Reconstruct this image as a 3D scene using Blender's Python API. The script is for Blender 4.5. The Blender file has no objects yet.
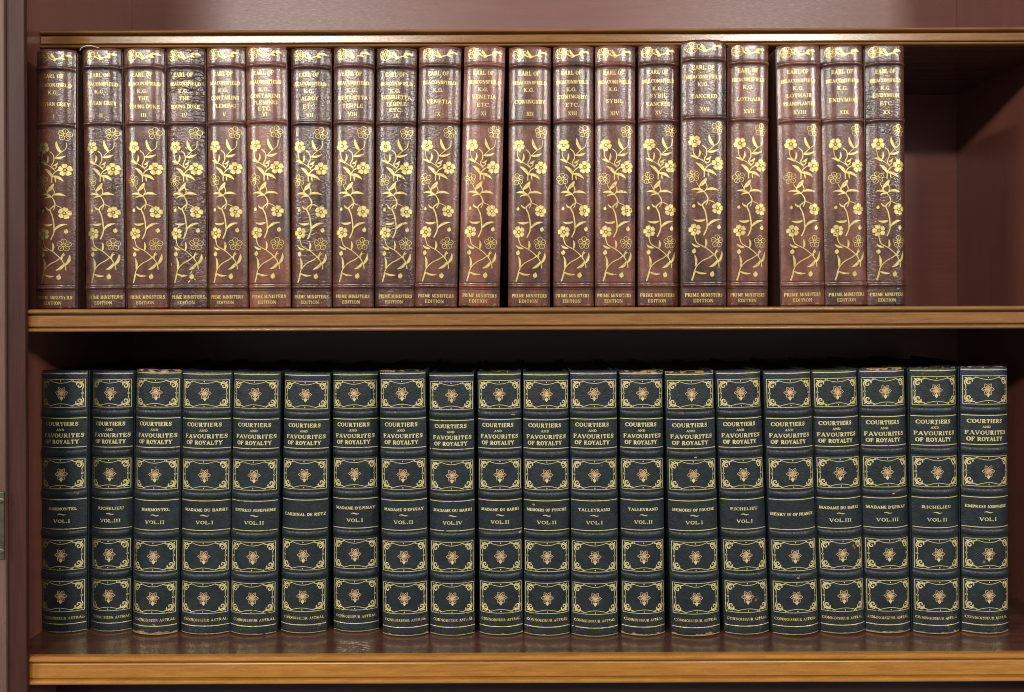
import bpy, math, random
from mathutils import Vector

# ------------------------------------------------------------------ camera, world, lights, exposure
SC = bpy.context.scene
COL = SC.collection
U = 0.00071                 # metres per photo pixel on the plane of the shelf edges (y = 0)
F = 746.0                   # focal length in pixels
D = F * U                   # camera distance to the shelf edges
CX, HY = 512.0, 306.0       # principal column and eye level row

cam_d = bpy.data.cameras.new('camera')
cam = bpy.data.objects.new('camera', cam_d)
COL.objects.link(cam)
cam.location = (0, -D, 0)
cam.rotation_euler = (math.pi / 2, 0.0038, 0)
cam_d.sensor_width = 36.0
cam_d.lens = 36.0 * F / 1024.0
cam_d.shift_y = -(346.0 - HY) / 1024.0
cam_d.clip_start = 0.01
cam_d.clip_end = 50
SC.camera = cam

W = bpy.data.worlds.new('World')
SC.world = W
W.use_nodes = True
bg = W.node_tree.nodes['Background']
bg.inputs['Color'].default_value = (0.78, 0.90, 1.0, 1)
bg.inputs['Strength'].default_value = 0.34

def area_light(name, loc, size_x, size_y, power, color):
    l = bpy.data.lights.new(name, 'AREA')
    l.shape = 'RECTANGLE'
    l.size, l.size_y = size_x, size_y
    l.energy = power
    l.color = color
    o = bpy.data.objects.new(name, l)
    COL.objects.link(o)
    o.location = loc
    o.rotation_euler = (Vector((0, 0, -0.05)) - Vector(loc)).to_track_quat('-Z', 'Y').to_euler()
    return o

# two ceiling fittings, a far right lamp and an added far left one, out of view
WARM = (1.0, 0.95, 0.88)
area_light('unseen_lamp', (-0.96, -2.5, 1.25), 0.90, 0.10, 50, WARM)
area_light('unseen_lamp', (1.12, -2.5, 1.25), 0.42, 0.10, 36, WARM)
area_light('unseen_lamp', (-2.60, -1.7, 1.00), 0.45, 0.10, 40, WARM)  # added lamp, mirrors the far right one to brighten the right side wall
area_light('unseen_lamp', (2.70, -1.7, 1.00), 0.45, 0.10, 36, WARM)

SC.view_settings.view_transform = 'Standard'
SC.view_settings.look = 'None'
SC.view_settings.exposure = 0.0
SC.view_settings.gamma = 1.0
SC.cycles.filter_width = 1.0

# ------------------------------------------------------------------ node helpers
def nmat(name):
    m = bpy.data.materials.new(name)
    m.use_nodes = True
    nt = m.node_tree
    nt.nodes.clear()
    out = nt.nodes.new('ShaderNodeOutputMaterial')
    p = nt.nodes.new('ShaderNodeBsdfPrincipled')
    nt.links.new(p.outputs[0], out.inputs['Surface'])
    return m, nt, p, out

def coords(nt, offset=(0, 0, 0), scale=(1, 1, 1)):
    tc = nt.nodes.new('ShaderNodeTexCoord')
    mp = nt.nodes.new('ShaderNodeMapping')
    mp.inputs['Location'].default_value = offset
    mp.inputs['Scale'].default_value = scale
    nt.links.new(tc.outputs['Object'], mp.inputs['Vector'])
    return mp.outputs['Vector']

def noise(nt, vec, scale, detail=4, rough=0.55, dist=0.0):
    n = nt.nodes.new('ShaderNodeTexNoise')
    n.inputs['Scale'].default_value = scale
    n.inputs['Detail'].default_value = detail
    n.inputs['Roughness'].default_value = rough
    n.inputs['Distortion'].default_value = dist
    nt.links.new(vec, n.inputs['Vector'])
    return n.outputs['Fac']

def voro(nt, vec, scale, feature='DISTANCE_TO_EDGE'):
    n = nt.nodes.new('ShaderNodeTexVoronoi')
    n.feature = feature
    n.inputs['Scale'].default_value = scale
    nt.links.new(vec, n.inputs['Vector'])
    return n.outputs['Distance']

def ramp(nt, fac, stops):
    r = nt.nodes.new('ShaderNodeValToRGB')
    el = r.color_ramp.elements
    while len(el) < len(stops):
        el.new(0.5)
    for e, (pos, c) in zip(el, stops):
        e.position = pos
        e.color = (c[0], c[1], c[2], 1) if isinstance(c, (tuple, list)) else (c, c, c, 1)
    nt.links.new(fac, r.inputs['Fac'])
    return r.outputs['Color']

def math_n(nt, op, a, b=None, clamp=False):
    n = nt.nodes.new('ShaderNodeMath')
    n.operation = op
    n.use_clamp = clamp
    for i, v in enumerate((a, b)):
        if v is None:
            continue
        if isinstance(v, (int, float)):
            n.inputs[i].default_value = v
        else:
            nt.links.new(v, n.inputs[i])
    return n.outputs[0]

def mixc(nt, fac, a, b):
    n = nt.nodes.new('ShaderNodeMix')
    n.data_type = 'RGBA'
    for sock, v in ((n.inputs[0], fac), (n.inputs[6], a), (n.inputs[7], b)):
        if isinstance(v, (int, float)):
            sock.default_value = v
        elif isinstance(v, (tuple, list)):
            sock.default_value = (v[0], v[1], v[2], 1)
        else:
            nt.links.new(v, sock)
    return n.outputs[2]

def bump(nt, p, height, strength, distance):
    b = nt.nodes.new('ShaderNodeBump')
    b.inputs['Strength'].default_value = strength
    b.inputs['Distance'].default_value = distance
    nt.links.new(height, b.inputs['Height'])
    nt.links.new(b.outputs['Normal'], p.inputs['Normal'])

# ------------------------------------------------------------------ materials
def leather_brown(i, rnd, crack, tone):
    m, nt, p, out = nmat('brown_leather')
    off = (i * 0.37, i * 0.11, i * 0.23)
    v = coords(nt, off)
    vs = coords(nt, off, (1.0, 1.0, 0.55))
    big = noise(nt, vs, 70, 4, 0.6)
    c = [tuple(k * tone for k in q) for q in ((0.044, 0.014, 0.009), (0.110, 0.034, 0.018), (0.190, 0.064, 0.033))]
    col = ramp(nt, big, [(0.30, c[0]), (0.5, c[1]), (0.72, c[2])])
    # dark scuffed blotches
    blot = ramp(nt, noise(nt, vs, 45, 6, 0.7), [(0.52 if crack else 0.60, 0.0), (0.72, 0.75 if crack else 0.5)])
    col = mixc(nt, blot, col, (0.012, 0.009, 0.011))
    nt.links.new(col, p.inputs['Base Color'])
    fine = noise(nt, v, 1500, 4, 0.65)
    peb = voro(nt, v, 900, 'F1')
    mid = noise(nt, v, 230, 4, 0.6)
    h = math_n(nt, 'ADD', math_n(nt, 'MULTIPLY', peb, 1.1), math_n(nt, 'MULTIPLY', fine, 0.8))
    h = math_n(nt, 'ADD', h, math_n(nt, 'MULTIPLY', mid, 0.10))
    if crack:
        vc = coords(nt, off, (0.8, 1, 1.5))
        cr = ramp(nt, voro(nt, vc, 210), [(0.0, 0.0), (0.10, 1.0)])
        msk = ramp(nt, noise(nt, v, 60, 2), [(0.42, 0.0), (0.56, 1.0)])
        inv = math_n(nt, 'MULTIPLY', math_n(nt, 'SUBTRACT', 1.0, cr), msk)
        h = math_n(nt, 'SUBTRACT', h, math_n(nt, 'MULTIPLY', inv, 2.6 * crack))
    bump(nt, p, h, 0.5, 0.00010 + 0.00010 * crack)
    rg = ramp(nt, mid, [(0.3, 0.20), (0.7, 0.31)])
    nt.links.new(rg, p.inputs['Roughness'])
    p.inputs['Specular IOR Level'].default_value = 0.7
    return m

def leather_green(i, height, worn):
    m, nt, p, out = nmat('dark_green_leather')
    off = (i * 0.31, i * 0.17, i * 0.29)
    v = coords(nt, off)
    big = noise(nt, v, 60, 4, 0.6)
    col = ramp(nt, big, [(0.3, (0.0048, 0.0078, 0.0092)), (0.7, (0.0105, 0.0150, 0.0170))])
    # rubbed leather at the foot and at random scuffs
    tc = nt.nodes.new('ShaderNodeTexCoord')
    sx = nt.nodes.new('ShaderNodeSeparateXYZ')
    nt.links.new(tc.outputs['Object'], sx.inputs[0])
    foot = math_n(nt, 'SUBTRACT', 1.0, math_n(nt, 'DIVIDE', sx.outputs['Z'], 0.0020 + 0.002 * worn), True)
    head = math_n(nt, 'DIVIDE', math_n(nt, 'SUBTRACT', sx.outputs['Z'], height - 0.0018 - 0.001 * worn), 0.0018, True)
    edge = math_n(nt, 'MAXIMUM', foot, math_n(nt, 'MULTIPLY', head, 0.48 if worn > 0.45 else 0.0))
    n1 = noise(nt, v, 160, 3, 0.6)
    e2 = ramp(nt, math_n(nt, 'ADD', math_n(nt, 'MULTIPLY', edge, 0.55), n1), [(0.86 - 0.14 * worn, 0.0), (0.92 - 0.14 * worn, 1.0)])
    n2 = ramp(nt, noise(nt, v, 120, 4, 0.55), [(0.735, 0.0), (0.76, 0.8)])
    wearf = math_n(nt, 'MAXIMUM', math_n(nt, 'MULTIPLY', e2, ramp(nt, edge, [(0.0, 0.0), (0.15, 1.0)])), n2)
    wc = ramp(nt, noise(nt, v, 500, 3), [(0.35, (0.16, 0.075, 0.03)), (0.7, (0.42, 0.24, 0.11))])
    nt.links.new(mixc(nt, wearf, col, wc), p.inputs['Base Color'])
    fine = noise(nt, v, 1100, 4, 0.6)
    peb = voro(nt, v, 800, 'F1')
    mid = noise(nt, v, 240, 4, 0.6)
    h = math_n(nt, 'ADD', math_n(nt, 'MULTIPLY', peb, 0.8), math_n(nt, 'MULTIPLY', fine, 0.5))
    h = math_n(nt, 'ADD', h, math_n(nt, 'MULTIPLY', mid, 0.8))
    bump(nt, p, h, 0.6, 0.0003)
    nt.links.new(ramp(nt, mid, [(0.3, 0.36), (0.7, 0.52)]), p.inputs['Roughness'])
    p.inputs['Specular IOR Level'].default_value = 0.45
    return m

def gold(i, wear, base=((0.46, 0.34, 0.095), (0.73, 0.59, 0.21)), left=None):
    """gold leaf; wear = how much of it is rubbed away, left = x below which its colour is shaded dim"""
    m, nt, p, out = nmat('gold_leaf')
    v = coords(nt, (i * 0.21, i * 0.13, i * 0.41))
    n1 = noise(nt, v, 420, 3, 0.6)
    nt.links.new(ramp(nt, n1, [(0.3, base[0]), (0.65, base[1])]), p.inputs['Base Color'])
    p.inputs['Metallic'].default_value = 0.5
    p.inputs['Roughness'].default_value = 0.34
    tr = nt.nodes.new('ShaderNodeBsdfTransparent')
    mx = nt.nodes.new('ShaderNodeMixShader')
    n2 = noise(nt, v, 300, 5, 0.7)
    if left is not None:      # missing reflection painted as dull bronze on the left of the spine
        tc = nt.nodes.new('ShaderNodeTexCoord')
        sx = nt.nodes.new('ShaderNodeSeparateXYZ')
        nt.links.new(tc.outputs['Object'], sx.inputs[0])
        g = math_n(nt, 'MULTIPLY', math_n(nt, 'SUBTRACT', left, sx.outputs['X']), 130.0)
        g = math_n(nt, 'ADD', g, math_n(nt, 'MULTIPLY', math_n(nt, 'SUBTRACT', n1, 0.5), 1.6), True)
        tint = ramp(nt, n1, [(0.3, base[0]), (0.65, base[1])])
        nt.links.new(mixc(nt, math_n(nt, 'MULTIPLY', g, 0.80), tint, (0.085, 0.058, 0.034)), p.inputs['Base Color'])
    f = ramp(nt, n2, [(max(0.0, wear - 0.04), 0.0), (wear + 0.04, 1.0)])
    nt.links.new(f, mx.inputs['Fac'])
    nt.links.new(tr.outputs[0], mx.inputs[1])
    nt.links.new(p.outputs[0], mx.inputs[2])
    nt.links.new(mx.outputs[0], out.inputs['Surface'])
    return m

def wood(name, dark, light, rough, spec=0.5, grain=(1, 6, 30), bumps=0.25, streak=1.0, scuffs=None):
    m, nt, p, out = nmat(name)
    v = coords(nt, (0.3, 0.7, 0.1), grain)
    n1 = noise(nt, v, 9, 6, 0.62, 0.6)
    v2 = coords(nt, (1.3, 0.2, 0.9), tuple(g * (6 if g > 1 else 1) for g in grain))
    n2 = noise(nt, v2, 22, 5, 0.7)
    f = math_n(nt, 'ADD', math_n(nt, 'MULTIPLY', n1, 0.6), math_n(nt, 'MULTIPLY', n2, 0.4 * streak))
    col = ramp(nt, f, [(0.36, dark), (0.64, light)])
    # pores
    v3 = coords(nt, (0, 0, 0), tuple(40 if g <= 1 else g * 22 for g in grain))
    n3 = noise(nt, v3, 9, 3, 0.6)
    pore = ramp(nt, n3, [(0.60, 0.0), (0.70, 0.55)])
    col = mixc(nt, pore, col, tuple(c * 0.35 for c in dark))
    rsock = ramp(nt, n2, [(0.3, rough * 0.8), (0.7, min(1, rough * 1.3))])
    if scuffs:
        x0, x1, y0, y1 = scuffs
        tc = nt.nodes.new('ShaderNodeTexCoord')
        sx = nt.nodes.new('ShaderNodeSeparateXYZ')
        nt.links.new(tc.outputs['Object'], sx.inputs[0])
        def box(s, a, b):
            lo = math_n(nt, 'MULTIPLY', math_n(nt, 'SUBTRACT', s, a), 250.0, True)
            hi = math_n(nt, 'MULTIPLY', math_n(nt, 'SUBTRACT', b, s), 250.0, True)
            return math_n(nt, 'MULTIPLY', lo, hi)
        mk = math_n(nt, 'MULTIPLY', box(sx.outputs['X'], x0, x1), box(sx.outputs['Y'], y0, y1))
        vs = coords(nt, (0.4, 0.1, 0), (120, 420, 120))
        sc = ramp(nt, noise(nt, vs, 2.2, 3, 0.6), [(0.56, 0.0), (0.60, 1.0)])
        dv = coords(nt, (0.9, 0.3, 0), (1, 1, 1))
        dust = ramp(nt, noise(nt, dv, 330, 2, 0.5), [(0.755, 0.0), (0.78, 0.7)])
        k = math_n(nt, 'MAXIMUM', math_n(nt, 'MULTIPLY', mk, sc), dust)
        col = mixc(nt, k, col, (0.45, 0.36, 0.30))
    nt.links.new(col, p.inputs['Base Color'])
    nt.links.new(rsock, p.inputs['Roughness'])
    p.inputs['Specular IOR Level'].default_value = spec
    hh = math_n(nt, 'ADD', math_n(nt, 'MULTIPLY', n2, 0.6), math_n(nt, 'MULTIPLY', n3, -0.5))
    vv = coords(nt, (0, 0, 0), (1, 1, 2.2))
    hh = math_n(nt, 'ADD', hh, math_n(nt, 'MULTIPLY', noise(nt, vv, 420, 3, 0.6), 0.5))
    bump(nt, p, hh, bumps, 0.00005)
    return m

M_EDGE = wood('polished_shelf_edge_wood', (0.150, 0.064, 0.019), (0.265, 0.124, 0.038), 0.17, 0.42, (4, 30, 50), 0.55)
M_EDGE_LOW = wood('amber_shelf_edge_wood', (0.23, 0.088, 0.013), (0.39, 0.165, 0.026), 0.28, 0.45, (4, 30, 50), 0.35)
M_BOARD = wood('dark_mahogany_board', (0.050, 0.019, 0.012), (0.095, 0.040, 0.027), 0.20, 0.75, (1, 14, 14), 0.06,
               1.0, (-0.129, -0.103, 0.005, 0.024))
M_PANEL = wood('mahogany_panel', (0.145, 0.046, 0.031), (0.185, 0.062, 0.043), 0.34, 0.6, (8, 8, 1), 0.10, 0.6)
M_BACK = wood('mahogany_back', (0.122, 0.037, 0.024), (0.156, 0.050, 0.033), 0.42, 0.35, (1.5, 9, 14), 0.08, 0.6)
M_POST = wood('dark_post_wood', (0.036, 0.011, 0.008), (0.062, 0.020, 0.014), 0.45, 0.2, (12, 12, 1), 0.12, 0.8)
M_APRON = wood('dark_red_apron_wood', (0.030, 0.010, 0.006), (0.050, 0.018, 0.011), 0.5, 0.3, (1, 9, 14), 0.08, 0.6)
M_STILE = wood('pale_stile_wood', (0.09, 0.043, 0.032), (0.15, 0.078, 0.060), 0.5, 0.35, (12, 12, 1), 0.12, 0.8)

for mm in (M_BACK, M_PANEL, M_BOARD):      # thick french polish
    q = mm.node_tree.nodes['Principled BSDF']
    q.inputs['Coat Weight'].default_value = 0.25
    q.inputs['Coat Roughness'].default_value = 0.34
    q.inputs['Coat IOR'].default_value = 1.6

def simple(name, c1, c2, rough, metal=0.0, scale=300, bmp=0.2):
    m, nt, p, out = nmat(name)
    v = coords(nt)
    n = noise(nt, v, scale, 4, 0.6)
    nt.links.new(ramp(nt, n, [(0.3, c1), (0.7, c2)]), p.inputs['Base Color'])
    p.inputs['Roughness'].default_value = rough
    p.inputs['Metallic'].default_value = metal
    bump(nt, p, n, bmp, 0.0003)
    return m

M_BRASS = simple('tarnished_brass', (0.060, 0.052, 0.032), (0.15, 0.13, 0.085), 0.45, 0.7, 160)
M_PAGE = simple('shaded_page_edges', (0.045, 0.033, 0.018), (0.085, 0.06, 0.03), 0.55, 0.0, 500)  # page edges of the green books, coloured dark for the shadow under the shelf
M_PAGE_B = simple('aged_page_edges', (0.20, 0.13, 0.06), (0.32, 0.22, 0.11), 0.6, 0.0, 500)
M_COVER_G = simple('dark_green_board', (0.012, 0.016, 0.018), (0.022, 0.028, 0.030), 0.5, 0, 700, 0.4)
M_COVER_B = simple('dark_brown_board', (0.045, 0.020, 0.015), (0.10, 0.040, 0.026), 0.42, 0, 400, 0.4)
M_BAND_LINE = simple('black_band_line', (0.010, 0.006, 0.005), (0.022, 0.012, 0.010), 0.35, 0, 600)
M_THREAD = simple('white_thread', (0.6, 0.58, 0.55), (0.75, 0.73, 0.7), 0.7, 0, 900)

# ------------------------------------------------------------------ mesh helpers
def link(name, verts, faces, mat, parent=None, smooth=False):
    me = bpy.data.meshes.new(name)
    me.from_pydata(verts, [], faces)
    me.materials.append(mat)
    if smooth:
        me.polygons.foreach_set('use_smooth', [True] * len(me.polygons))
    me.update()
    o = bpy.data.objects.new(name, me)
    COL.objects.link(o)
    if parent is not None:
        o.parent = parent
    return o

def empty(name, loc, label=None, cat=None, group=None):
    o = bpy.data.objects.new(name, None)
    o.empty_display_size = 0.02
    COL.objects.link(o)
    o.location = loc
    if label:
        o['label'] = label
        o['category'] = cat
    if group:
        o['group'] = group
    return o

def bevel(o, w, seg=2):
    b = o.modifiers.new('bevel', 'BEVEL')
    b.width = w
    b.segments = seg
    b.limit_method = 'ANGLE'
    b.angle_limit = math.radians(40)
    return o

def box(name, x0, x1, y0, y1, z0, z1, mat, parent=None, bv=0.0):
    v = [(x, y, z) for x in (x0, x1) for y in (y0, y1) for z in (z0, z1)]
    f = [(0, 1, 3, 2), (4, 6, 7, 5), (0, 4, 5, 1), (2, 3, 7, 6), (0, 2, 6, 4), (1, 5, 7, 3)]
    o = link(name, v, f, mat, parent)
    if bv:
        bevel(o, bv)
    return o

def extrude_x(name, prof, x0, x1, mat, parent=None):
    """prof: closed list of (y, z), extruded along x"""
    n = len(prof)
    v = [(x0, y, z) for y, z in prof] + [(x1, y, z) for y, z in prof]
    f = [(i, (i + 1) % n, n + (i + 1) % n, n + i) for i in range(n)]
    f += [tuple(range(n - 1, -1, -1)), tuple(range(n, 2 * n))]
    return link(name, v, f, mat, parent)

# ------------------------------------------------------------------ the bookcase
YB = 0.34 * D                   # back panel
XL, XR = -509 * U, 597 * U    # inner faces of the sides
case = empty('bookcase', (0, 0, -0.43), 'polished mahogany bookcase with moulded amber shelf edges holding two rows of leather books', 'bookcase')
ZO = 0.43                       # children are given in world height, case sits ZO lower

def up(o):
    o.location.z += ZO
    return o

def edge_profile(yf, zt, zb):
    """moulded edge: half round bead, groove, flat band, groove, lower bead (proud of the band)"""
    H = zt - zb
    p = []
    r = 0.105 * H
    def bead(zc, rr, k, n=8):
        for i in range(n + 1):
            a = math.pi / 2 - math.pi * i / n
            p.append((yf + 0.0012 - k * math.cos(a), zc + rr * math.sin(a)))
    p.append((yf + 0.0036, zt))
    bead(zt - r, r, 0.0026)
    p.append((yf + 0.0026, zt - 2 * r - 0.0003))
    p.append((yf + 0.0026, zt - 2 * r - 0.0009))
    p.append((yf + 0.0008, zt - 2 * r - 0.0013))
    p.append((yf + 0.00051, zt - 2 * r - 0.0019))
    r2 = 0.085 * H
    p.append((yf + 0.0004, zb + 2 * r2 + 0.0017))
    p.append((yf + 0.0008, zb + 2 * r2 + 0.0011))
    p.append((yf + 0.0024, zb + 2 * r2 + 0.0008))
    p.append((yf + 0.0024, zb + 2 * r2 + 0.0003))
    bead(zb + r2, r2, 0.0022)
    p.append((yf + 0.0036, zb))
    return p

def make_shelf(yf, zt, zb, emat):
    b = box('shelf', XL + 0.0005, XR - 0.0005, yf + 0.0037, YB - 0.0006, zb + 0.0002, zt, M_BOARD, case)
    up(b)
    e = extrude_x('edge_moulding', edge_profile(yf, zt + 0.00005, zb), XL + 0.0006, XR - 0.0006, emat, b)
    return b

Z_MID = -1.6 * U
Z_LOW = -349 * U
Y_TOP = 0.08 * D
make_shelf(0.0, Z_MID, -24.5 * U, M_EDGE)
make_shelf(0.0, Z_LOW, -377.5 * U, M_EDGE_LOW)
make_shelf(Y_TOP, 277 * 1.08 * U, 259.5 * 1.08 * U, M_EDGE)
ZB0, ZT0 = -0.43, 0.46
up(box('apron', XL + 0.0006, XR - 0.0006, 0.060, 0.075, -0.428, -378.5 * U, M_APRON, case))
up(box('side_panel', XL - 0.019, XL, 0.0012, YB, ZB0, ZT0, M_PANEL, case))
up(box('side_panel', XR, XR + 0.019, 0.0012, YB, ZB0, ZT0, M_PANEL, case))
up(box('back_panel', XL - 0.019, XR + 0.019, YB + 0.0004, YB + 0.008, ZB0, ZT0, M_BACK, case))
up(box('front_post', -501 * U, -483 * U, -0.0042, -0.0004, ZB0, ZT0, M_POST, case, 0.0006))
up(box('front_post', XR + 0.0002, XR + 0.0105, -0.002, 0.0010, ZB0, ZT0, M_POST, case, 0.0006))
up(box('outer_stile', XL - 0.060, -501.3 * U, -0.0062, 0.0010, ZB0, ZT0, M_STILE, case, 0.0008))
up(box('outer_stile', XR + 0.0107, XR + 0.060, -0.0042, 0.0010, ZB0, ZT0, M_STILE, case, 0.0008))
# brass lock plate on the outer stile, with two screws
lz0, lz1 = (HY - 558) * U * 0.985, (HY - 490) * U * 0.985
pl = up(box('lock_plate', -526 * U, -501.8 * U, -0.0076, -0.0060, lz0, lz1, M_BRASS, case, 0.0005))
for zz in (lz0 + 0.006, lz1 - 0.006):
    n = 14
    vs, fs = [], []
    for k, (yy, rr) in enumerate(((-0.0075, 0.0024), (-0.0082, 0.0021), (-0.0085, 0.0012))):
        for a in range(n):
            t = 2 * math.pi * a / n
            vs.append((-504.5 * U + rr * math.cos(t), yy, zz + rr * math.sin(t)))
    for k in range(2):
        for a in range(n):
            fs.append((k * n + a, k * n + (a + 1) % n, (k + 1) * n + (a + 1) % n, (k + 1) * n + a))
    fs.append(tuple(range(2 * n, 3 * n)))
    link('screw', vs, fs, M_BRASS, pl, True)

# ------------------------------------------------------------------ seriffed lettering (thick and thin strokes)
TK, TN = 0.20, 0.11
def arc(cx, cy, rx, ry, a0, a1, n=9):
    return [(cx + rx * math.cos(math.radians(a0 + (a1 - a0) * i / n)), cy + ry * math.sin(math.radians(a0 + (a1 - a0) * i / n))) for i in range(n + 1)]
def V(x, a=0.0, b=1.0, w=TK): return (w, [(x, a), (x, b)])
def S(x, y, h=0.15): return (TN, [(x - h, 0.05 if y == 0 else (0.95 if y == 1 else y)), (x + h, 0.05 if y == 0 else (0.95 if y == 1 else y))])
GL = {
 'A': (0.92, [(TN, [(.12, 0), (.46, 1)]), (TK, [(.44, 1), (.78, 0)]), (TN, [(.24, .33), (.66, .33)]), S(.12, 0), S(.80, 0)]),
 'B': (0.80, [V(.2), (TN, [(.05, .95), (.45, .95)]), (TN, [(.05, .05), (.48, .05)]), (TN, [(.2, .52), (.48, .52)]), (TK, arc(.45, .74, .22, .2, 80, -80)), (TK, arc(.47, .29, .25, .23, 80, -80))]),
 'C': (0.86, [(TK, arc(.50, .5, .38, .43, 130, 230)), (TN, arc(.50, .5, .38, .45, 130, 35)), (TN, arc(.50, .5, .38, .45, 230, 325)), (TN, [(.80, .62), (.80, .95)])]),
 'D': (0.90, [V(.2), (TN, [(.05, .95), (.45, .95)]), (TN, [(.05, .05), (.45, .05)]), (TK, arc(.42, .5, .36, .43, 85, -85))]),
 'E': (0.78, [V(.2), (TN, [(.05, .95), (.68, .95)]), (TN, [(.05, .05), (.70, .05)]), (TN, [(.2, .52), (.5, .52)]), (TN, [(.66, .95), (.66, .70)]), (TN, [(.69, .05), (.69, .30)]), (TN, [(.5, .4), (.5, .64)])]),
 'F': (0.74, [V(.2), (TN, [(.05, .95), (.68, .95)]), S(.2, 0), (TN, [(.2, .52), (.5, .52)]), (TN, [(.66, .95), (.66, .68)]), (TN, [(.5, .4), (.5, .64)])]),
 'G': (0.92, [(TK, arc(.50, .5, .38, .43, 130, 230)), (TN, arc(.50, .5, .38, .45, 130, 35)), (TN, arc(.50, .5, .38, .45, 230, 320)), (TK, [(.76, .08), (.76, .44)]), S(.74, .44), (TN, [(.80, .65), (.80, .95)])]),
 'H': (0.98, [V(.2), V(.78), (TN, [(.2, .5), (.78, .5)]), S(.2, 0), S(.2, 1), S(.78, 0), S(.78, 1)]),
 'I': (0.46, [V(.23), S(.23, 0), S(.23, 1)]),
 'J': (0.60, [(TK, [(.38, 1), (.38, .25)]), (TN, arc(.2, .25, .18, .22, 0, -150)), S(.38, 1)]),
 'K': (0.94, [V(.2), S(.2, 0), S(.2, 1), (TN, [(.26, .42), (.74, .96)]), (TK, [(.40, .58), (.76, .02)]), S(.78, 0), S(.72, 1)]),
 'L': (0.76, [V(.2), S(.2, 1), (TN, [(.05, .05), (.70, .05)]), (TN, [(.69, .05), (.69, .34)])]),
 'M': (1.12, [(TN, [(.17, 0), (.19, 1)]), (TK, [(.22, 1), (.54, .06)]), (TN, [(.54, .06), (.88, 1)]), V(.92), S(.17, 0), S(.15, 1, .1), S(.92, 0), S(.96, 1, .1)]),
 'N': (1.0, [(TN, [(.17, 0), (.17, 1)]), (TK, [(.2, .97), (.78, .04)]), (TN, [(.80, 0), (.80, 1)]), S(.17, 0), S(.12, 1, .1), S(.80, 1)]),
 'O': (0.92, [(TK, arc(.46, .5, .34, .43, 130, 230)), (TK, arc(.46, .5, .34, .43, -50, 50)), (TN, arc(.46, .5, .36, .45, 50, 130, 6)), (TN, arc(.46, .5, .36, .45, 230, 310, 6))]),
 'P': (0.76, [V(.2), S(.2, 0), (TN, [(.05, .95), (.45, .95)]), (TN, [(.2, .45), (.45, .45)]), (TK, arc(.43, .70, .22, .23, 80, -80))]),
 'R': (0.92, [V(.2), S(.2, 0), (TN, [(.05, .95), (.45, .95)]), (TN, [(.2, .48), (.45, .48)]), (TK, arc(.43, .72, .22, .21, 80, -80)), (TK, [(.42, .48), (.74, .03)]), S(.80, 0, .1)]),
 'S': (0.70, [(TK, [(.16, .78), (.26, .60), (.46, .46), (.56, .26)]), (TN, arc(.36, .73, .22, .22, 165, 35)), (TN, arc(.34, .27, .22, .22, -10, -150)), (TN, [(.58, .66), (.58, .95)]), (TN, [(.12, .05), (.12, .34)])]),
 'T': (0.84, [V(.42), S(.42, 0), (TN, [(.08, .95), (.76, .95)]), (TN, [(.10, .95), (.10, .66)]), (TN, [(.74, .95), (.74, .66)])]),
 'U': (0.98, [(TK, [(.2, 1), (.2, .3)]), (TN, arc(.49, .32, .29, .27, 180, 360)), (TN, [(.78, .3), (.78, 1)]), S(.2, 1), S(.78, 1)]),
 'V': (0.92, [(TK, [(.14, 1), (.46, 0)]), (TN, [(.46, 0), (.80, 1)]), S(.14, 1), S(.80, 1)]),
 'W': (1.2, [(TK, [(.14, 1), (.38, 0)]), (TN, [(.38, 0), (.60, 1)]), (TK, [(.60, 1), (.84, 0)]), (TN, [(.84, 0), (1.06, 1)]), S(.14, 1), S(1.06, 1)]),
 'X': (0.92, [(TK, [(.16, 1), (.76, 0)]), (TN, [(.14, 0), (.76, 1)]), S(.14, 1), S(.14, 0), S(.78, 0), S(.76, 1)]),
 'Y': (0.90, [(TK, [(.14, 1), (.45, .48)]), (TN, [(.45, .48), (.78, 1)]), V(.45, 0, .48), S(.45, 0), S(.14, 1), S(.78, 1)]),
 'Z': (0.80, [(TN, [(.1, .95), (.68, .95)]), (TK, [(.64, .95), (.12, .05)]), (TN, [(.1, .05), (.70, .05)])]),
 '.': (0.34, [(TK, [(.15, 0), (.15, .2)])]),
 "'": (0.26, [(TN, [(.14, 1), (.10, .7)])]),
 ' ': (0.42, []),
}

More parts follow.
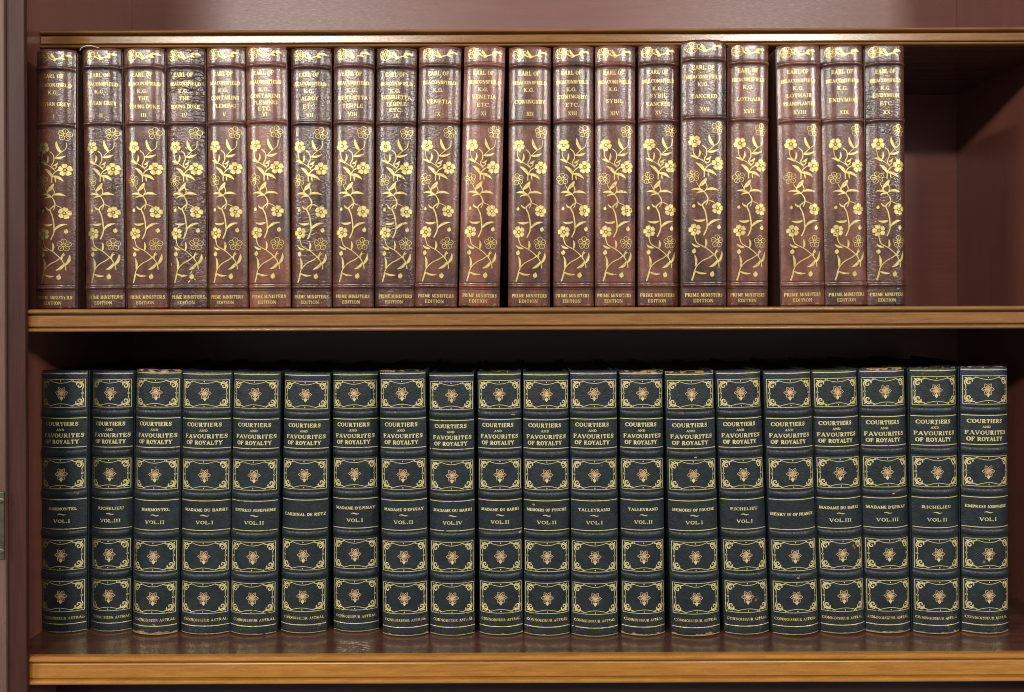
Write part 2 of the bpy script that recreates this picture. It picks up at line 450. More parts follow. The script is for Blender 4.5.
class Orn:
    """collects flat tooling in (x, z) millimetre-true spine coordinates and lays it on the curved spine"""
    def __init__(self):
        self.v, self.f, self.lay = [], [], 0
    def _off(self):
        self.lay += 1
        return 0.00010 + 0.0000040 * (self.lay % 30)
    def ribbon(self, pts, widths, close=False):
        n = len(pts)
        if n < 2:
            return
        if isinstance(widths, (int, float)):
            widths = [widths] * n
        off = self._off()
        b = len(self.v)
        for i in range(n):
            if close:
                a, c = pts[i - 1], pts[(i + 1) % n]
            else:
                a, c = pts[max(0, i - 1)], pts[min(n - 1, i + 1)]
            dx, dz = c[0] - a[0], c[1] - a[1]
            L = math.hypot(dx, dz) or 1e-9
            nx, nz = -dz / L, dx / L
            w = widths[i] / 2
            self.v.append((pts[i][0] + nx * w, pts[i][1] + nz * w, off))
            self.v.append((pts[i][0] - nx * w, pts[i][1] - nz * w, off))
        for i in range(n if close else n - 1):
            j = (i + 1) % n
            self.f.append((b + 2 * i + 1, b + 2 * j + 1, b + 2 * j, b + 2 * i))
    def fan(self, c, rim):
        off = self._off()
        b = len(self.v)
        self.v.append((c[0], c[1], off))
        for q in rim:
            self.v.append((q[0], q[1], off))
        n = len(rim)
        for i in range(n):
            self.f.append((b, b + 1 + i, b + 1 + (i + 1) % n))
    def disc(self, c, r, n=10):
        self.fan(c, [(c[0] + r * math.cos(2 * math.pi * i / n), c[1] + r * math.sin(2 * math.pi * i / n)) for i in range(n)])
    def ring(self, c, r, w, n=12, rx=1.0):
        self.ribbon([(c[0] + rx * r * math.cos(2 * math.pi * i / n), c[1] + r * math.sin(2 * math.pi * i / n)) for i in range(n)], w, True)
    def text(self, s, xc, zc, hgt, wid=None, weight=1.0):
        adv = sum(GL[c][0] + 0.06 for c in s)
        sx = (wid / adv) if wid else hgt
        x = xc - adv * sx / 2
        for c in s:
            w0, strokes = GL[c]
            for wt, pts in strokes:
                q = [(x + px * sx, zc + (pz - 0.5) * hgt) for px, pz in pts]
                self.ribbon(q, wt * 0.84 * weight * min(hgt, sx * 1.25))
            x += (w0 + 0.06) * sx
    def build(self, name, surf, mat, parent):
        vs = [(x, surf(x, z) - off, z) for x, z, off in self.v]
        return link(name, vs, self.f, mat, parent, False)

def spline(pts, n=6):
    out = []
    P = [pts[0]] + list(pts) + [pts[-1]]
    for i in range(1, len(P) - 2):
        for k in range(n):
            t = k / n
            q = []
            for d in range(len(pts[0])):
                a, b, c, e = P[i - 1][d], P[i][d], P[i + 1][d], P[i + 2][d]
                q.append(0.5 * ((2 * b) + (c - a) * t + (2 * a - 5 * b + 4 * c - e) * t * t + (3 * b - a - 3 * c + e) * t ** 3))
            out.append(tuple(q))
    out.append(tuple(pts[-1]))
    return out

# ------------------------------------------------------------------ book body
def make_body(root, kind, w, h, b, pw, depth, bands, mleather, mcover, mpage):
    """spine with raised bands, two boards, page block. Local frame: x across, z up, spine front at y = 0"""
    def base(x, z):
        t = min(1.0, abs(x) / w)
        y = b * t ** pw
        for zz, tt in ((h - z, 0.0022), (z, 0.0014)):
            if zz < tt:
                k = 1 - max(0.0, zz) / tt
                y += 0.0011 * k * k
        return y
    nx, nz = 30, 70
    xs = [w * math.sin(math.pi / 2 * (-1 + 2 * i / nx)) for i in range(nx + 1)]
    zs = [0, 0.0004, 0.0009, 0.0014] + [0.0014 + (h - 0.0036) * i / nz for i in range(1, nz + 1)] + [h - 0.0015, h - 0.0009, h - 0.0004, h]
    v, f = [], []
    cols = [(-w + 0.0012, b + 0.0040), (-w + 0.0009, b + 0.0022)] + [(x, None) for x in xs] + [(w - 0.0009, b + 0.0022), (w - 0.0012, b + 0.0040)]
    nc = len(cols)
    for z in zs:
        for x, y in cols:
            wob = 0.00003 * math.sin(z * 310 + w * 9000) * math.sin(x * 420 + h * 7000)
            v.append((x, (base(x, z) if y is None else y) + wob, z))
    for r in range(len(zs) - 1):
        for c in range(nc - 1):
            a = r * nc + c
            f.append((a, a + 1, a + nc + 1, a + nc))
        f.append((r * nc + nc - 1, r * nc, (r + 1) * nc, (r + 1) * nc + nc - 1))
    f.append(tuple(range(nc - 1, -1, -1)))
    f.append(tuple(range((len(zs) - 1) * nc, len(zs) * nc)))
    spine = link('spine', v, f, mleather, root, True)
    # raised bands
    for (zc, hh, hi, dbl) in bands:
        bv, bf = [], []
        rows = 12
        for r in range(rows + 1):
            t = -1 + 2 * r / rows
            if dbl:
                k = max(0.0, 1 - (t / 0.62) ** 2) ** 0.5 if abs(t) < 0.62 else 0.0
                k = k + 0.22 * max(0.0, math.cos((abs(t) - 0.84) / 0.16 * math.pi / 2)) if abs(t) > 0.66 else k
            else:
                k = max(0.0, 1 - t * t) ** 0.6
            for x in xs:
                xe = min(1.0, abs(x) / w)
                fade = 1 - 0.5 * xe ** 6
                z = zc + t * hh
                bv.append((x * (1 - 0.0), base(x, z) - hi * k * fade + (0.00025 if r in (0, rows) else -0.00003), z))
        n1 = len(xs)
        for r in range(rows):
            for c in range(n1 - 1):
                a = r * n1 + c
                bf.append((a, a + 1, a + n1 + 1, a + n1))
        link('raised_band', bv, bf, mleather, spine, True)
    # boards
    for s in (-1, 1):
        xa, xb = s * (w - 0.0003), s * (w - 0.0026)
        box('cover_board', min(xa, xb), max(xa, xb), b + 0.0030, depth, 0.0, h - 0.0008, mcover, root, 0.0006)
    # pages
    box('page_block', -w + 0.0028, w - 0.0028, b + 0.0042, depth - 0.004, 0.0026, h - 0.0034, mpage, root)
    return base, spine

# ------------------------------------------------------------------ tooling
def px_tools(w, h, wref, href):
    kx, kz = w / wref, h / href
    return (lambda dx: dx * kx), (lambda dy: h - dy * kz), kx, kz

def flower(o, c, r, outline, k, rot=0.3):
    n = 5
    if outline:
        for i in range(n):
            a = rot + 2 * math.pi * i / n
            cc = (c[0] + 0.60 * r * math.cos(a), c[1] + 0.60 * r * math.sin(a))
            o.ring(cc, 0.40 * r, 0.45 * k, 9)
            o.ribbon([(c[0] + 0.28 * r * math.cos(a), c[1] + 0.28 * r * math.sin(a)), (c[0] + 0.8 * r * math.cos(a), c[1] + 0.8 * r * math.sin(a))], 0.35 * k)
        o.ring(c, 0.22 * r, 0.5 * k, 8)
    else:
        for i in range(n):
            a = rot + 2 * math.pi * i / n
            rim = []
            for j in range(15):
                t = -1 + 2 * j / 14
                aa = a + t * math.pi / n * 0.93
                rr = r * (1.0 - 0.30 * abs(t) ** 3.0 - 0.08 * math.exp(-(t / 0.2) ** 2))
                rim.append((c[0] + rr * math.cos(aa), c[1] + rr * math.sin(aa)))
            for j in range(6):
                t = 1 - 2 * j / 5
                aa = a + t * math.pi / n * 0.80
                rr = r * 0.30
                rim.append((c[0] + rr * math.cos(aa), c[1] + rr * math.sin(aa)))
            o.fan((c[0] + 0.65 * r * math.cos(a), c[1] + 0.65 * r * math.sin(a)), rim)
        o.disc(c, 0.17 * r, 8)

def leaf(o, p0, p1, wid, bend=0.2):
    dx, dz = p1[0] - p0[0], p1[1] - p0[1]
    m = (0.5 * (p0[0] + p1[0]) - dz * bend, 0.5 * (p0[1] + p1[1]) + dx * bend)
    n = 9
    pts, ws = [], []
    for i in range(n + 1):
        t = i / n
        pts.append(((1 - t) ** 2 * p0[0] + 2 * t * (1 - t) * m[0] + t * t * p1[0], (1 - t) ** 2 * p0[1] + 2 * t * (1 - t) * m[1] + t * t * p1[1]))
        ws.append(wid * (0.22 + 0.85 * math.sin(math.pi * min(1, 0.12 + 0.86 * t)) ** 1.1) if t < 0.999 else wid * 0.12)
    o.ribbon(pts, ws)

def vine(o, X, Z, k):
    A = lambda x, y: (X(330 + x / 7.69 - 353.6), Z(120 + y / 7.69 - 47))      # traced on the upper half
    B = lambda x, y: (X(330 + x / 6.29 - 353.6), Z(200 + y / 6.29 - 47))      # traced on the lower half
    st = 0.95 * k
    for fn, x, y, r, outl, rot in ((A, 262, 105, 6.2, 1, .2), (A, 100, 208, 6.1, 0, .9), (A, 263, 378, 6.5, 0, .4), (A, 92, 468, 5.9, 1, .5),
                                   (B, 213, 80, 6.1, 0, .1), (B, 83, 213, 6.1, 0, .6), (B, 210, 283, 6.3, 1, .3)):
        flower(o, fn(x, y), r * k, outl, k, rot)
    for pts, w in (([(275, 165), (268, 215), (230, 247), (190, 287)], 0.7), ([(150, 238), (178, 265), (182, 310), (166, 345), (185, 372), (205, 352), (190, 340)], 1.0),
                   ([(88, 255), (95, 300), (122, 332), (165, 362), (188, 384)], 0.7), ([(216, 378), (186, 400), (168, 432), (166, 478)], 1.1),
                   ([(182, 488), (148, 520), (133, 560), (165, 590)], 1.5), ([(165, 590), (186, 556), (176, 520), (182, 488)], 0.9), ([(110, 512), (130, 552)], 0.6),
                   ([(165, 588), (185, 620), (190, 660), (176, 692)], 0.9)):
        o.ribbon(spline([A(*q) for q in pts]), w * st)
    for a, c, w, bd in (((236, 242), (200, 155), 3.0, -.22), ((188, 286), (270, 266), 2.4, .2), ((125, 328), (133, 270), 2.0, .25), ((125, 342), (72, 316), 2.6, .2),
                        ((178, 345), (214, 320), 2.0, .3), ((168, 434), (106, 370), 3.2, .2), ((172, 430), (254, 466), 3.0, -.25), ((194, 440), (198, 477), 1.3, .1),
                        ((165, 590), (78, 573), 2.4, .28), ((165, 590), (108, 602), 1.6, .2), ((178, 574), (270, 580), 2.5, -.22), ((138, 545), (184, 488), 2.0, .2)):
        leaf(o, A(*a), A(*c), w * k * 0.9, -bd)
    for pts, w in (([(150, 0), (156, 28), (126, 58), (141, 100), (151, 160), (150, 205), (131, 248)], 1.35), ([(156, 28), (190, 42)], 0.7), ([(190, 42), (205, 55)], 0.6),
                   ([(80, 250), (95, 295), (145, 325), (190, 365), (216, 405), (222, 442)], 0.95), ([(217, 342), (170, 380), (120, 408), (86, 450), (68, 525)], 1.0),
                   ([(85, 465), (74, 500), (66, 525)], 1.5)):
        o.ribbon(spline([B(*q) for q in pts]), w * st)
    for a, c, w, bd in (((126, 62), (96, 40), 1.8, .3), ((140, 150), (76, 150), 2.4, .25), ((155, 188), (228, 150), 2.6, .25), ((110, 317), (66, 296), 2.2, .25),
                        ((142, 320), (142, 268), 2.2, -.2), ((214, 412), (240, 343), 2.6, -.25), ((213, 400), (162, 442), 2.8, .25), ((86, 438), (80, 366), 2.4, -.2),
                        ((86, 468), (152, 480), 2.0, -.22), ((200, 375), (212, 330), 1.5, .2)):
        leaf(o, B(*a), B(*c), w * k * 0.9, bd)
    for x, y, r in ((77, 66, 1.7), (222, 195, 2.2), (78, 344, 2.3), (181, 486, 2.6)):
        c = B(x, y)
        r *= k
        o.fan(c, [(c[0] - .1 * r, c[1] - 1.1 * r), (c[0] + .6 * r, c[1] - .7 * r), (c[0] + .9 * r, c[1]), (c[0] + .6 * r, c[1] + .6 * r), (c[0] + .2 * r, c[1] + 1.2 * r),
                  (c[0] - .3 * r, c[1] + .75 * r), (c[0] - .85 * r, c[1] + .35 * r), (c[0] - .8 * r, c[1] - .5 * r)])

def head_flower(o, X, Z, k):
    A = lambda x, y: (X(330 + x / 7.69 - 353.6), Z(40 + y / 7.69 - 46.5))
    flower(o, A(95, 112), 5.4 * k, 1, k, .3)
    o.ring(A(95, 112), 5.6 * k, 0.35 * k, 14)
    o.ring(A(140, 105), 1.9 * k, 0.45 * k, 8)
    o.ribbon(spline([A(135, 118), (A(170, 135)), A(215, 128), A(250, 112), A(275, 100), A(305, 108)]), [1.0 * k] * 31)
    leaf(o, A(190, 132), A(160, 85), 2.4 * k, .2)
    leaf(o, A(240, 120), A(262, 92), 2.0 * k, .2)
    leaf(o, A(262, 104), A(308, 110), 2.2 * k, .25)
    leaf(o, A(235, 122), A(265, 132), 2.2 * k, .1)
    leaf(o, A(205, 128), A(172, 146), 1.6 * k, .1)

def corner_scroll(o, cx, cz, sx, sz, k):
    P = lambda x, z: (cx + sx * x * k, cz + sz * z * k)
    o.ribbon(spline([P(11.5, 1.1), P(8.5, 2.4), P(5.6, 3.0), P(3.0, 5.0), P(3.2, 7.4), P(5.0, 7.8), P(5.6, 6.0), P(4.4, 5.6)]),
             [0.5 * k + 0.75 * k * math.sin(math.pi * i / 42) for i in range(43)])
    o.ribbon(spline([P(2.2, 12.0), P(2.3, 9.6), P(1.4, 7.4), P(2.0, 4.2), P(4.6, 1.8), P(6.4, 2.6), P(5.6, 4.2)]), [0.4 * k + 0.5 * k * math.sin(math.pi * i / 36) for i in range(37)])
    leaf(o, P(1.4, 1.6), P(4.6, 4.0), 1.1 * k, .1)
    leaf(o, P(7.0, 2.8), P(7.2, 6.0), 1.1 * k, .2)

def panel_frame(o, xw, z0, z1, k):
    """rectangle, concave arcs, scroll corners, side brackets; z0 below z1, half width xw"""
    lw = 0.50 * k
    for z in (z0, z1):
        o.ribbon([(-xw + 2 * xw * i / 24, z) for i in range(25)], lw)
    for s in (-1, 1):
        o.ribbon([(s * xw, z0), (s * xw, z1)], lw)
        for sz, zz in ((1, z0), (-1, z1)):
            corner_scroll(o, s * xw, zz, -s, sz, k)
        x = s * (xw - 2.2 * k)
        zm = (z0 + z1) / 2
        q = (z1 - z0) * 0.12
        o.ribbon([(x, z0 + 9.5 * k), (x, zm - q * .4)], 0.4 * k)
        o.ribbon([(x, zm + q * .4), (x, z1 - 9.5 * k)], 0.4 * k)
        o.ring((x + s * 0.2 * k, zm), 0.8 * k, 0.45 * k, 8)
    for sz, zz in ((1, z0), (-1, z1)):
        o.ribbon([(k * (-12.3 + 24.6 * i / 16), zz + sz * k * (0.9 + 2.7 * math.cos(math.pi * (i / 16 - 0.5)))) for i in range(17)], 0.5 * k)
        o.disc((0, zz + sz * 1.6 * k), 0.62 * k, 6)

def rosette(o, c, k):
    n = 6
    for i in range(n):
        a = math.pi / 2 + 2 * math.pi * (i + 0.5) / n
        ca, sa = math.cos(a), math.sin(a)
        def R(u, v): return (c[0] + k * (u * ca - v * sa), c[1] + k * (u * sa + v * ca))
        o.ribbon([R(1.0, -.3), R(2.6, -1.75), R(4.4, -1.5), R(6.3, 0), R(4.4, 1.5), R(2.6, 1.75), R(1.0, .3)], 0.62 * k)
        o.ribbon([R(0.8, 0), R(2.8, .25), R(4.6, 0)], [0.9 * k, 0.8 * k, 0.3 * k])
        o.disc(R(2.9, -.75), 0.4 * k, 6)
    o.disc(c, 1.25 * k, 8)

def rosette_drop(o, c, k):
    o.fan((c[0], c[1] - 5.6 * k), [(c[0] - 1.9 * k, c[1] - 4.6 * k), (c[0] - 1.3 * k, c[1] - 6.4 * k), (c[0], c[1] - 8.0 * k), (c[0] + 1.3 * k, c[1] - 6.4 * k), (c[0] + 1.9 * k, c[1] - 4.6 * k), (c[0], c[1] - 3.8 * k)])

# ------------------------------------------------------------------ placing
def unroll(px, py):
    """take the camera's roll out of a pixel"""
    t = 0.0038
    dx, dy = px - CX, py - HY
    return CX + dx - dy * t * 1.0, HY + dy + dx * t

random.seed(7)

# brown row: (left top, right top, left bottom, right bottom, top y, front depth, lines, numeral, crack, tone, wear)
BROWN = [
 (37, 76, 34.5, 77, 50, .012, ['VIVIAN GREY'], 'I', 0, .75, .37, 'first in the row with dim, faded gilding'),
 (82.5, 121, 86, 125.7, 49, .013, ['VIVIAN GREY'], 'II', .5, .6, .37, 'gold worn off the left half of its spine'),
 (124, 164, 127.7, 167.6, 48.5, .012, ['THE', 'YOUNG DUKE'], 'III', 0, .85, .33, 'smooth reddish spine between two darker books'),
 (166, 204.5, 169.6, 207.7, 48.5, .012, ['THE', 'YOUNG DUKE'], 'IV', 1.0, .6, .33, 'heavily cracked, wrinkled dark spine'),
 (207, 245, 209.5, 247.6, 47.5, .011, ['CONTARINI', 'FLEMING'], 'V', 0, .95, .33, 'narrow shiny chestnut spine'),
 (245.8, 286, 249, 291, 46.5, .011, ['CONTARINI', 'FLEMING', 'ETC.'], 'VI', 0, 1.35, .33, 'lighter red brown, evenly lit spine'),
 (289.5, 332, 292, 332, 48.5, .013, ['ALROY', 'ETC.'], 'VII', .6, .62, .33, 'dark blackened wrinkled spine'),
 (334, 374, 333, 373.3, 47.5, .012, ['HENRIETTA', 'TEMPLE'], 'VIII', .25, .8, .33, 'plum brown spine with scuffed title panel'),
 (376.6, 417, 375.4, 415, 48.5, .012, ['HENRIETTA', 'TEMPLE', 'ETC.'], 'IX', .7, .62, .33, 'blackish scuffs at the centre of its spine'),
 (419.5, 461.5, 415, 457, 47.5, .012, ['VENETIA'], 'X', .2, .95, .33, 'tilting slightly right against its neighbour'),
 (464.7, 505.2, 458.3, 499.8, 47, .011, ['VENETIA', 'ETC.'], 'XI', 0, 1.45, .33, 'leaning right, bright red brown, beside a dark gap'),
 (509, 550.6, 508, 550, 47.5, .012, ['CONINGSBY'], 'XII', 0, .9, .33, 'upright to the right of the dark gap'),
 (553.6, 593.4, 553.6, 593.6, 46.5, .012, ['CONINGSBY', 'ETC.'], 'XIII', 0, .9, .33, 'black smear on its lowest band'),
 (594.3, 636, 595, 635, 46.5, .012, ['SYBIL'], 'XIV', 0, 1.1, .33, 'warm brown spine with short one word title'),
 (638.7, 679, 637.5, 679, 45.5, .012, ['SYBIL', 'TANCRED'], 'XV', .2, .95, .33, 'purple brown spine left of the tallest book'),
 (682, 726, 682, 726, 40.5, .005, ['TANCRED'], 'XVI', .3, .75, .33, 'tallest of the row, its head overlapping the shelf above'),
 (727.6, 769, 727.5, 767.5, 44, .010, ['LOTHAIR'], 'XVII', 0, 1.1, .33, 'upright just left of the dark wedge gap'),
 (776.4, 819, 781, 825, 45.5, .012, ['LOTHAIR', 'TRANSPLANTED'], 'XVIII', 0, 1.15, .33, 'leaning left beside the dark wedge gap'),
 (820, 862, 825.4, 867, 45.5, .012, ['ENDYMION'], 'XIX', .2, 1.0, .33, 'leaning left between numbers XVIII and XX'),
 (864, 904.7, 867.3, 905.6, 45, .012, ['ENDYMION', 'ETC.'], 'XX', .7, .65, .33, 'last before the empty shelf end'),
]
def build_brown(i, rec):
    lt, rt, lb, rb, top, yf, lines, num, crack, tone, wear, look = rec
    ratio = 1 + yf / D
    (xt, zt_), (xb, _) = unroll((lt + rt) / 2, top), unroll((lb + rb) / 2, 305.5)
    h = (HY - zt_ + 1.2) * U * ratio - Z_MID
    # the head seen from below: the front of the bulge is the topmost point
    ww = min(rt - lt, rb - lb) / 2 * U * ratio + 0.00005
    re = 1 + (yf + 0.0045) / D
    ww = min(rt - lt, rb - lb) / 2 * U * re + 0.00005
    x0, x1 = (xb - CX) * U * re, (xt - CX) * U * re
    lean = math.atan2(x1 - x0, h)
    if abs(lean) < 0.004:
        lean *= 0.8
    root = empty('brown_leather_book', (x0, yf, Z_MID + abs(math.sin(lean)) * ww + 0.00015),
                 'brown gilt floral book numbered %s, %s' % (num, look), 'book', 'brown leather books on the upper shelf')
    root.rotation_euler = (0, lean, 0)
    ml = leather_brown(i, random, crack * (1.0 if crack >= 1 else 0.55), tone)
    X0, Z, kx, kz = px_tools(ww, h, 20.2, 262.2)
    sh = ((1.7 if i < 4 else 0.6 if i < 9 else 0.0 if i < 12 else -1.0) + random.uniform(-0.5, 0.5)) * kx
    W_ = X0
    X = lambda dx: X0(dx) + sh
    k = kz
    zb = lambda y: Z(y - 47)
    surf, spine = make_body(root, 'brown', ww, h, 0.0046, 3.2, 0.135, [(zb(66.8), 3.3 * kz, 0.0022, True), (zb(123.5), 3.4 * kz, 0.0022, True), (zb(288), 3.0 * kz, 0.0018, True)],
                            ml, M_COVER_B, M_PAGE_B)
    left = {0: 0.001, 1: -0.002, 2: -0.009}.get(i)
    for yc in (66.8, 123.5, 288):  # dark line laid along both edges of each raised band
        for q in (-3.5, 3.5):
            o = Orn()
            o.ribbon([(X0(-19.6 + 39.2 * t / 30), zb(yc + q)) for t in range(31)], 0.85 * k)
            o.build('band_edge_line', surf, M_BAND_LINE, root)
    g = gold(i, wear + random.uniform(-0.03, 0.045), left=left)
    vs = 1.7 * kx if i >= 12 else 0.0
    o = Orn(); vine(o, lambda dx: X(dx) + vs, Z, k); o.build('vine_ornament', surf, g, root)
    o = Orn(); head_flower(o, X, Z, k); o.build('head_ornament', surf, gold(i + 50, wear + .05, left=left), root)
    o = Orn()
    o.text('EARL OF', X(-1), zb(74.8), 4.1 * kz, W_(20.5), 1.15)
    o.text('BEACONSFIELD', X(0), zb(83.8), 3.6 * kz, W_(32), 1.25)
    o.text('K.G.', X(-1), zb(91.4), 3.7 * kz, W_(10.5), 1.2)
    o.build('author_lettering', surf, g, root)
    o = Orn()
    ys = {1: [103.0], 2: [98.6, 106.8], 3: [97.6, 104.4, 110.4]}[len(lines)]
    for s, y in zip(lines, ys):
        o.text(s, X(0), zb(y), 3.8 * kz, W_(min(30.0, 3.3 * len(s) + 1)), 1.25)
    o.build('title_lettering', surf, g, root)
    o = Orn()
    o.text(num, X(0), zb(116.2 if len(lines) > 2 else 115.4), 3.7 * kz, None, 1.1)
    o.build('volume_numeral', surf, g, root)
    o = Orn()
    o.text('PRIME MINISTERS', X(0), zb(297.7), 3.5 * kz, W_(34), 1.2)
    o.text('EDITION', X(-1), zb(303.3), 3.4 * kz, W_(18.5), 1.1)
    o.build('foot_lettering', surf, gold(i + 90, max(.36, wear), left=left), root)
    return root

for i, r in enumerate(BROWN):
    build_brown(i, r)

# green row: left top, right top, left bottom, right bottom, top y, bottom y, title, volume, worn, look
MB, MD, EJ, MF = 'MADAME DU BARRI', "MADAME D'EPINAY", 'EMPRESS JOSEPHINE', 'MEMOIRS OF FOUCHE'
GREEN = [
 (43, 88, 41.6, 87.4, 371, 633, 'MARMONTEL', 'VOL.I', .1, 'first in the row, next to the reddish side of the case'),
 (92, 135.4, 91.5, 132, 371, 632, 'RICHELIEU', 'VOL.III', .3, 'second from the left, its left gilding faded'),
 (137, 182, 133, 177.6, 370.5, 635.5, 'MARMONTEL', 'VOL.II', 1, 'third from the left, orange worn patch along its foot'),
 (183, 232.3, 181.7, 230, 371.5, 635, MB, 'VOL.I', .2, 'broad spine, fourth from the left'),
 (232.6, 282, 230.6, 276.5, 372, 635.5, EJ, 'VOL.II', .2, 'fifth from the left, leaning a little right'),
 (285, 330, 281.3, 326.3, 373, 634, 'CARDINAL DE RETZ', '', .1, 'one of only two without a volume number, sixth from the left'),
 (333, 378, 334, 379, 372, 632, MD, 'VOL.I', .1, 'set further back than its neighbours, seventh from the left'),
 (380, 425.5, 382.6, 429, 371, 636.5, MD, 'VOL.II', .5, 'small tan scuff on one panel corner, eighth from the left'),
 (429.3, 474, 430.6, 475, 373, 636, MB, 'VOL.IV', .2, 'the only volume four, ninth from the left'),
 (477.6, 521, 479.7, 523, 371.8, 635.5, MB, 'VOL.II', .5, 'tan nick beside a middle band, tenth from left'),
 (523, 569, 524.4, 570, 372, 636, MF, 'VOL.II', .4, 'middle of the row, eleventh from the left'),
 (570, 616.6, 571.6, 618, 371, 637, 'TALLEYRAND', 'VOL.I', .2, 'short one word title and volume one, twelfth from the left'),
 (619, 663, 621.5, 664.5, 371, 636, 'TALLEYRAND', 'VOL.II', .7, 'brown rubbed head edge, thirteenth from the left'),
 (665, 713, 671.5, 720, 372, 637, MF, 'VOL.I', .8, 'leaning left with a worn tan foot, fourteenth from the left'),
 (715.6, 759.5, 724.5, 769, 371, 635.5, 'RICHELIEU', 'VOL.I', .2, 'leaning left, fifteenth from the left'),
 (764, 809.7, 772, 819, 371, 636, 'HENRY IV OF FRANCE', '', .3, 'leaning left and without volume number, sixteenth from the left'),
 (811, 856.6, 820.4, 864.5, 370, 634.5, MB, 'VOL.III', .2, 'leaning left, fourth book from the right end'),
 (858.6, 904, 865.5, 910, 369, 634, MD, 'VOL.III', .8, 'leaning, worn foot, third from right end'),
 (907.6, 956.6, 913, 959, 368, 634.5, 'RICHELIEU', 'VOL.II', .5, 'slightly taller, second from the right end'),
 (958.4, 1008, 961.4, 1008, 367, 634, EJ, 'VOL.I', .5, 'last in the row at the right, beside the open space'),
]
SCUFF = {2: [(8, 372.3, 5, .9), (-3, 372, 3, .8)], 7: [(-20, 541, 2.2, 1.6)], 9: [(20.0, 531.5, 2.0, 1.5), (14, 413.5, 2.6, .5)], 10: [(-13, 503, 1.6, 1.5)],
         12: [(-2, 372, 9, .7), (12, 372.2, 4, .8)], 13: [(2, 455, 1.6, 1.1)], 15: [(1, 576, 2.2, .6)], 17: [(4, 494, 1.5, .8)]}
M_SCUFF = simple('rubbed_tan_leather', (0.22, 0.11, 0.05), (0.48, 0.28, 0.14), 0.7, 0, 700)
M_ROS = [gold(200 + j, .33, ((0.46, 0.26, 0.10), (0.84, 0.58, 0.30))) for j in range(3)]
def build_green(i, rec):
    lt, rt, lb, rb, top, bot, title, vol, worn, look = rec
    xb_, yb_ = unroll((lb + rb) / 2, bot)
    ratio = 349.0 / (yb_ + 0.8 - HY)
    yf = (ratio - 1) * D
    xt_, yt_ = unroll((lt + rt) / 2, top)
    h = -(yt_ - HY) * U * ratio - Z_LOW
    ww = min(rt - lt, rb - lb) / 2 * U * ratio + 0.0001
    re = 1 + (yf + 0.0060) / D
    ww = min(rt - lt, rb - lb) / 2 * U * re + 0.0001
    x0, x1 = (xb_ - CX) * U * re, (xt_ - CX) * U * re
    lean = math.atan2(x1 - x0, h)
    root = empty('green_leather_book', (x0, yf, Z_LOW + abs(math.sin(lean)) * ww + 0.00015),
                 'dark green gilt book, %s' % look, 'book', 'dark green leather books on the lower shelf')
    root.rotation_euler = (0, lean, 0)
    ml = leather_green(i, h, worn)
    X0, Z, kx, kz = px_tools(ww, h, 22.6, 265.0)
    sh = ((1.4 if i < 5 else 0.6 if i < 9 else 0.0 if i < 15 else -0.9) + random.uniform(-0.4, 0.4)) * kx
    X = lambda dx: X0(dx) + sh
    k = kz
    dy = 1.0 if i < 5 else 0.0
    zb = lambda y: Z(y - 371 + (0.7 if y < 450 else 1.4 if y < 622 else 0.6) + dy * min(1, max(0, (y - 420) / 60)) * (1 if y < 622 else 0))
    bands = [(zb(y), 3.9 * kz, 0.0017, False) for y in (413, 452.2, 493.2, 533.2, 575)]
    surf, spine = make_body(root, 'green', ww, h, 0.0056, 2.3, 0.138, bands, ml, M_COVER_G, M_PAGE)
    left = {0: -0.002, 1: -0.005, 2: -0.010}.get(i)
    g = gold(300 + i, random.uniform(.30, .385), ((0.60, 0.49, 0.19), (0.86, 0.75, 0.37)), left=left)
    for y0, y1, yc in ((379.3, 407.3, 392.6), (458.3, 487.8, 473), (540, 569.6, 554.5), (581.2, 611.6, 596)):
        o = Orn()
        panel_frame(o, X0(21.0), zb(y1), zb(y0), k)
        po = o.build('corner_frame', surf, g, root)
        o = Orn(); rosette(o, (sh * 0.6, zb(yc)), k * 1.0); o.build('rosette', surf, M_ROS[i % 3], po)
        o = Orn(); rosette_drop(o, (sh * 0.6, zb(yc)), k * 1.0); o.build('rosette_drop', surf, g, po)
    for y in (373.4, 418.4, 447.3, 498.8, 528.4, 626.0, 634.0):
        o = Orn()
        o.ribbon([(X0(-22.3 + 44.6 * q / 30), zb(y)) for q in range(31)], 0.72 * k)
        o.build('gilt_rule', surf, g, root)
    o = Orn()
    o.text('COURTIERS', X(-1.5), zb(424.1), 3.9 * kz, X0(32.5), 1.6)
    o.text('AND', X(-1.5), zb(429.8), 2.2 * kz, X0(8), 1.4)
    o.text('FAVOURITES', X(0), zb(435.5), 3.9 * kz, X0(39), 1.6)
    o.text('OF ROYALTY', X(-1.5), zb(441.8), 4.0 * kz, X0(33.5), 1.6)
    o.build('series_lettering', surf, g, root)
    o = Orn()
    if vol:
        o.text(title, X(0), zb(508), 2.8 * kz, X0(min(39.0, 3.0 * len(title) + 1)), 1.65)
        sw = [(X(-4 + 8 * q / 12), zb(513.6) + 0.5 * k * math.sin(2 * math.pi * q / 12)) for q in range(13)]
        o.ribbon(sw, [k * (0.4 + 0.6 * math.sin(math.pi * q / 12)) for q in range(13)])
    else:
        o.text(title, X(0), zb(513.4), 2.9 * kz, X0(41), 1.65)
    o.build('title_lettering', surf, g, root)
    if vol:
        o = Orn()
        o.text(vol, X(0), zb(520.5), 3.3 * kz, X0(3.0 * len(vol) + 1.5), 1.5)
        o.build('volume_lettering', surf, g, root)
    o = Orn()
    o.text('CONNOISSEUR ASTRAL', X(0), zb(618.3), 2.6 * kz, X0(40), 1.35)
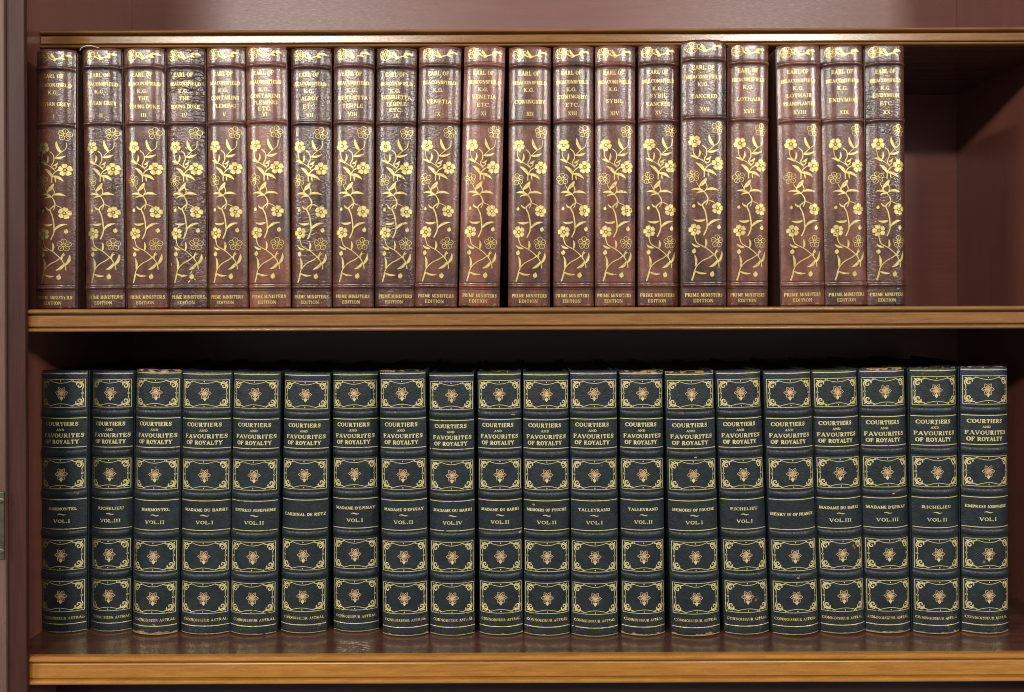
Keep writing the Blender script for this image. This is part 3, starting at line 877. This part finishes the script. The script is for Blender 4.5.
    o.build('foot_lettering', surf, gold(500 + i, .40, left=left), root)
    for sx, sy, rx, rz in SCUFF.get(i, []):
        o = Orn()
        # lies over a raised band when the scuff is on one
        lift = max([0.0] + [hi * max(0.0, 1 - ((zb(sy) - zc) / hh) ** 2) ** 0.6 for zc, hh, hi, _ in bands])
        rim = []
        for q in range(12):
            t = 2 * math.pi * q / 12
            rr = random.uniform(.6, 1.1)
            rim.append((X0(sx) + rx * k * rr * math.cos(t), min(h - 0.0008, zb(sy) + rz * k * rr * math.sin(t))))
        o.fan((X0(sx), min(h - 0.0008, zb(sy))), [(max(-ww * .985, min(ww * .985, a)), c) for a, c in rim])
        o.build('scuff', lambda x, z: surf(x, z) - lift - 0.0001, M_SCUFF, root)
    return root

for i, r in enumerate(GREEN):
    build_green(i, r)

# ------------------------------------------------------------------ a curled white thread on the head of the second brown book
def tube(name, pts, r, mat):
    n = 6
    v, f = [], []
    for i, p in enumerate(pts):
        a = Vector(pts[min(len(pts) - 1, i + 1)]) - Vector(pts[max(0, i - 1)])
        a.normalize()
        s = a.cross(Vector((0, 1, 0.2))).normalized()
        t = a.cross(s)
        for k in range(n):
            q = Vector(p) + r * (math.cos(2 * math.pi * k / n) * s + math.sin(2 * math.pi * k / n) * t)
            v.append(tuple(q))
    for i in range(len(pts) - 1):
        for k in range(n):
            f.append((i * n + k, i * n + (k + 1) % n, (i + 1) * n + (k + 1) % n, (i + 1) * n + k))
    f.append(tuple(range(n)))
    f.append(tuple(range((len(pts) - 1) * n, len(pts) * n)))
    return link(name, v, f, mat, None, True)

def wp(px, py, y):
    qx, qy = unroll(px, py)
    return ((qx - CX) * U * (1 + y / D), y, (HY - qy) * U * (1 + y / D))
th = tube('thread', spline([wp(80, 50.5, .0145), wp(81.5, 47.8, .0125), wp(86, 45.8, .0115), wp(91, 45.6, .0112), wp(95, 46.8, .0112), wp(99, 47.8, .0125)], 5), 0.00022, M_THREAD)
th['label'] = 'short curled white thread caught on top of the second brown book'
th['category'] = 'thread'
